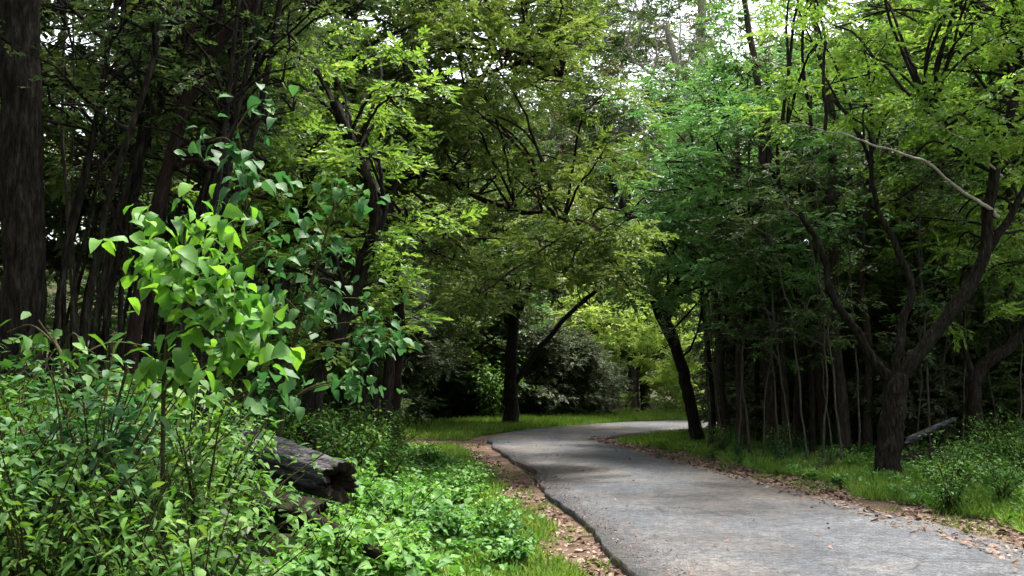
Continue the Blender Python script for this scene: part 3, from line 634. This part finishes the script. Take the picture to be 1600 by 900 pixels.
# ------------------------------------------------------------------ fallen log, dead wood
def log(name, label, a, b_, r0, r1, matk, seed, group=None, n=28, m_=16, hollow=.55, groove=.09, cat='log'):
    rng = rg(seed); a, b_ = np.array(a), np.array(b_); mid = (a + b_) / 2
    root = empty(name, tuple(mid), label, cat, group)
    P = wobble(spline([a, mid + rng.normal(0, .015, 3), b_], m_ // 2), rng, .006); rad = np.linspace(r0, r1, len(P))
    T = nrm(np.gradient(P, axis=0)); U = nrm(np.cross(T, [0, 0, 1.0])); V = np.cross(U, T)
    ang = np.linspace(0, 2 * math.pi, n, endpoint=False); lob = rng.normal(0, groove, n); lob = lob * .7 + np.roll(lob, 1) * .3
    drift = np.cumsum(rng.normal(0, groove * .12, (len(P), n)), 0)
    RR = rad[:, None] * (1 + lob[None] + drift)
    out = P[:, None] + RR[..., None] * (np.cos(ang)[None, :, None] * U[:, None] + np.sin(ang)[None, :, None] * V[:, None])
    for e, sgn in ((0, -1), (-1, 1)):                       # splintered ends
        out[e] += T[e] * (sgn * rng.uniform(-.06, .09, n))[:, None]
    k_ = len(P); i, j = np.meshgrid(np.arange(k_ - 1), np.arange(n), indexing='ij'); i = i.ravel(); j = j.ravel()
    mb = MB(); mb.add(out, np.stack([i * n + j, i * n + (j + 1) % n, (i + 1) * n + (j + 1) % n, (i + 1) * n + j], -1)); mb.build('trunk_wood', M[matk], root)
    j = np.arange(n)
    for e, sgn in ((0, -1), (-1, 1)):
        c = P[e]; inner = c + (out[e] - c) * hollow; deep = c - T[e] * sgn * .3 + (out[e] - c) * (hollow * .8); cen = c - T[e] * sgn * .3
        hb = MB(); q = lambda o: np.stack([o + j, o + (j + 1) % n, o + n + (j + 1) % n, o + n + j], -1)
        hb.add(np.vstack([c + (out[e] - c) * .998, inner, deep]), np.vstack([q(0), q(n)]))
        hb.add(np.vstack([deep, cen[None]]), np.stack([j, (j + 1) % n, 0 * j + n], -1)); hb.build('hollow_end', M['rot'], root)
    return root
log('fallen_log', 'weathered grey fallen log with a dark hollow end, lying on the green bank', at(380, 700, 8.9), at(528, 752, 7.9), .2, .16, 'log', 71, n=44, groove=.09)
log('fallen_log', 'added black log chunk standing in for the deep shade under the grey log', at(392, 795, 7.75), at(500, 806, 7.45), .17, .12, 'rot', 75, n=30, groove=.12)  # added dark chunk, its black stands in for shade in the pit
log('fallen_branch', 'dark rotten branch lying in the low plants below the grey log', at(470, 800, 7.4), at(600, 872, 6.7), .055, .035, 'rot', 72, n=14, groove=.06, cat='branch')
log('fallen_log', 'dark mossy dead log on the ground behind the big twisted tree', at(1395, 735, 17.2), at(1540, 700, 18.0), .24, .16, 'rot', 73)
log('fallen_branch', 'broken grey brown branch propped beside the foot of the twisted tree', at(1415, 690, 16.4), at(1490, 655, 16.8), .06, .03, 'log', 74, n=12, cat='branch')

# ------------------------------------------------------------------ grass, ground cover, fallen leaves (nobody could count them)
rng = rg(400)
def sample(n, box, cond):
    out = []; tot = 0
    while tot < n:
        x = rng.uniform(box[0], box[2], n); y = rng.uniform(box[1], box[3], n); d, s = road_d(x, y); k_ = cond(x, y, d, s)
        out.append(np.c_[x, y][k_]); tot += k_.sum()
    P = np.vstack(out)[:n]; return np.c_[P, height(P[:, 0], P[:, 1])]
def patchy(x, y, a=0): return vnoise(x * 2.3 + a, y * 2.1 - a)
BL = [leaf_t(.075, .1, .35, False), leaf_t(.06, .1, .6, False), leaf_t(.09, .1, .15, False)]
def grass(P, lo, hi):
    n_ = len(P); d = np.c_[rng.normal(0, .5, (n_, 2)), np.full(n_, 1.0)]; up = np.c_[rng.normal(0, 1, (n_, 2)), np.full(n_, .2)]
    place(gm, P, d, up, rng.uniform(lo, hi, n_), BL, rng)
gm = MB()
grass(sample(42000, (2, 5, 14, 27), lambda x, y, d, s: (s > 0) & (d > .85 + .4 * patchy(x, y)) & (d < 2.9 + .6 * patchy(x, y, 3)) & (patchy(x, y, 6) > -.45)), .07, .22)
grass(sample(26000, (-4, 30, 8, 46), lambda x, y, d, s: (s < 0) & (d > .15) & (d < 4.5)), .12, .3)
grass(sample(9000, (-7, 26, 0, 32), lambda x, y, d, s: (s < 0) & (d > .2) & (path_mask(x, y) < .2)), .12, .3)
grass(sample(36000, (-2.6, 5, 2, 24), lambda x, y, d, s: (s < 0) & (d > .5 + .3 * patchy(x, y)) & (d < 2.2 + .4 * patchy(x, y, 5))), .05, .17)
grass(sample(2500, (-2.6, 5, 9, 26), lambda x, y, d, s: (d > .05) & (d < .8) & (patchy(x, y, 4) > .1)), .04, .12)
grass(sample(6000, (2, 24, 10, 33), lambda x, y, d, s: (s > 0) & (d > .3) & (d < 2.5)), .1, .22)
tag(gm.build('grass', M['grass'], None, False), 'short bright green grass along both road verges and round the bend', 'grass', kind='stuff')
cm = MB()
P = sample(30000, (-8, 4.2, 0, 23), lambda x, y, d, s: (s < 0) & (d > 1.1 + .35 * patchy(x, y)) & (path_mask(x, y) < .1) & ~((x / y > -.265) & (x / y < -.19) & (y > 6.7) & (y < 8.8) & (patchy(x, y, 1) < .6)) & (x / y > -.6))
P[:, 2] += rng.uniform(.02, .3, len(P)) * (.6 + .6 * np.clip(patchy(P[:, 0], P[:, 1], 2), -1, 1))
az = rng.uniform(0, 6.28, len(P)); place(cm, P, np.c_[np.cos(az), np.sin(az), rng.normal(-.1, .3, len(P))], np.array([0, 0, 1.0]) + rng.normal(0, .35, (len(P), 3)), rng.uniform(.05, .13, len(P)), BROAD + LEAF, rng)
P = sample(5000, (3, 5, 12, 26), lambda x, y, d, s: (s > 0) & (d > .9) & (d < 2.6) & (patchy(x, y, 9) > 0)); P[:, 2] += rng.uniform(.02, .16, len(P))
az = rng.uniform(0, 6.28, len(P)); place(cm, P, np.c_[np.cos(az), np.sin(az), rng.normal(-.1, .3, len(P))], np.array([0, 0, 1.0]) + rng.normal(0, .35, (len(P), 3)), rng.uniform(.05, .11, len(P)), BROAD + LEAF, rng)
P = sample(7000, (4, 8, 15, 27), lambda x, y, d, s: (s > 0) & (d > 1.9) & (d < 7)); P[:, 2] += rng.uniform(.02, .2, len(P))
az = rng.uniform(0, 6.28, len(P)); place(cm, P, np.c_[np.cos(az), np.sin(az), rng.normal(-.1, .3, len(P))], np.array([0, 0, 1.0]) + rng.normal(0, .35, (len(P), 3)), rng.uniform(.06, .14, len(P)), BROAD + LEAF, rng)
tag(cm.build('ground_cover', M['cover'], None, False), 'low leafy ground cover on the bank round the log and under the trees', 'ground cover', kind='stuff')
fm = MB()
def fallen(P, lo=.04, hi=.1):
    az = rng.uniform(0, 6.28, len(P)); P[:, 2] += rng.uniform(.01, .03, len(P))
    place(fm, P, np.c_[np.cos(az), np.sin(az), rng.normal(0, .12, len(P))], np.array([0, 0, 1.0]) + rng.normal(0, .3, (len(P), 3)), rng.uniform(lo, hi, len(P)), LEAF, rng)
fallen(sample(9000, (2, 4, 9, 27), lambda x, y, d, s: (s > 0) & (d > -.02) & (d < 1.25) & (patchy(x, y, 7) > -.25)), .03, .11)
P = sample(1100, (1, 4, 9, 27), lambda x, y, d, s: (s > 0) & (d > -.5) & (d <= 0)); P[:, 2] += .09; fallen(P)
P = sample(3500, (0, 5, 7, 27), lambda x, y, d, s: (d < 0) & (d > -.45)); P[:, 2] += .082; fallen(P, .012, .035)
P = sample(160, (-1, 4, 6, 30), lambda x, y, d, s: (d < -.4)); P[:, 2] += .1; fallen(P, .03, .07)
fallen(sample(5200, (-2, 4, 3, 25), lambda x, y, d, s: (s < 0) & (d > .03) & (d < 1.0)))
fallen(sample(1800, (-9, 23, 0, 26.5), lambda x, y, d, s: (s < 0) & (path_mask(x, y) > .5)))
fallen(sample(5000, (4, 12, 14, 30), lambda x, y, d, s: (s > 0) & (d > 2.5)), .06, .13)
tag(fm.build('leaf_litter', M['litter'], None, False), 'brown and pinkish fallen leaves strewn along the verges', 'fallen leaves', kind='stuff')

for pr in PROTO + BUSH + POLE + SH:                                # kinds that were never set out
    if pr.name not in used:
        for ch in list(pr.children): bpy.data.objects.remove(ch)
        bpy.data.objects.remove(pr)
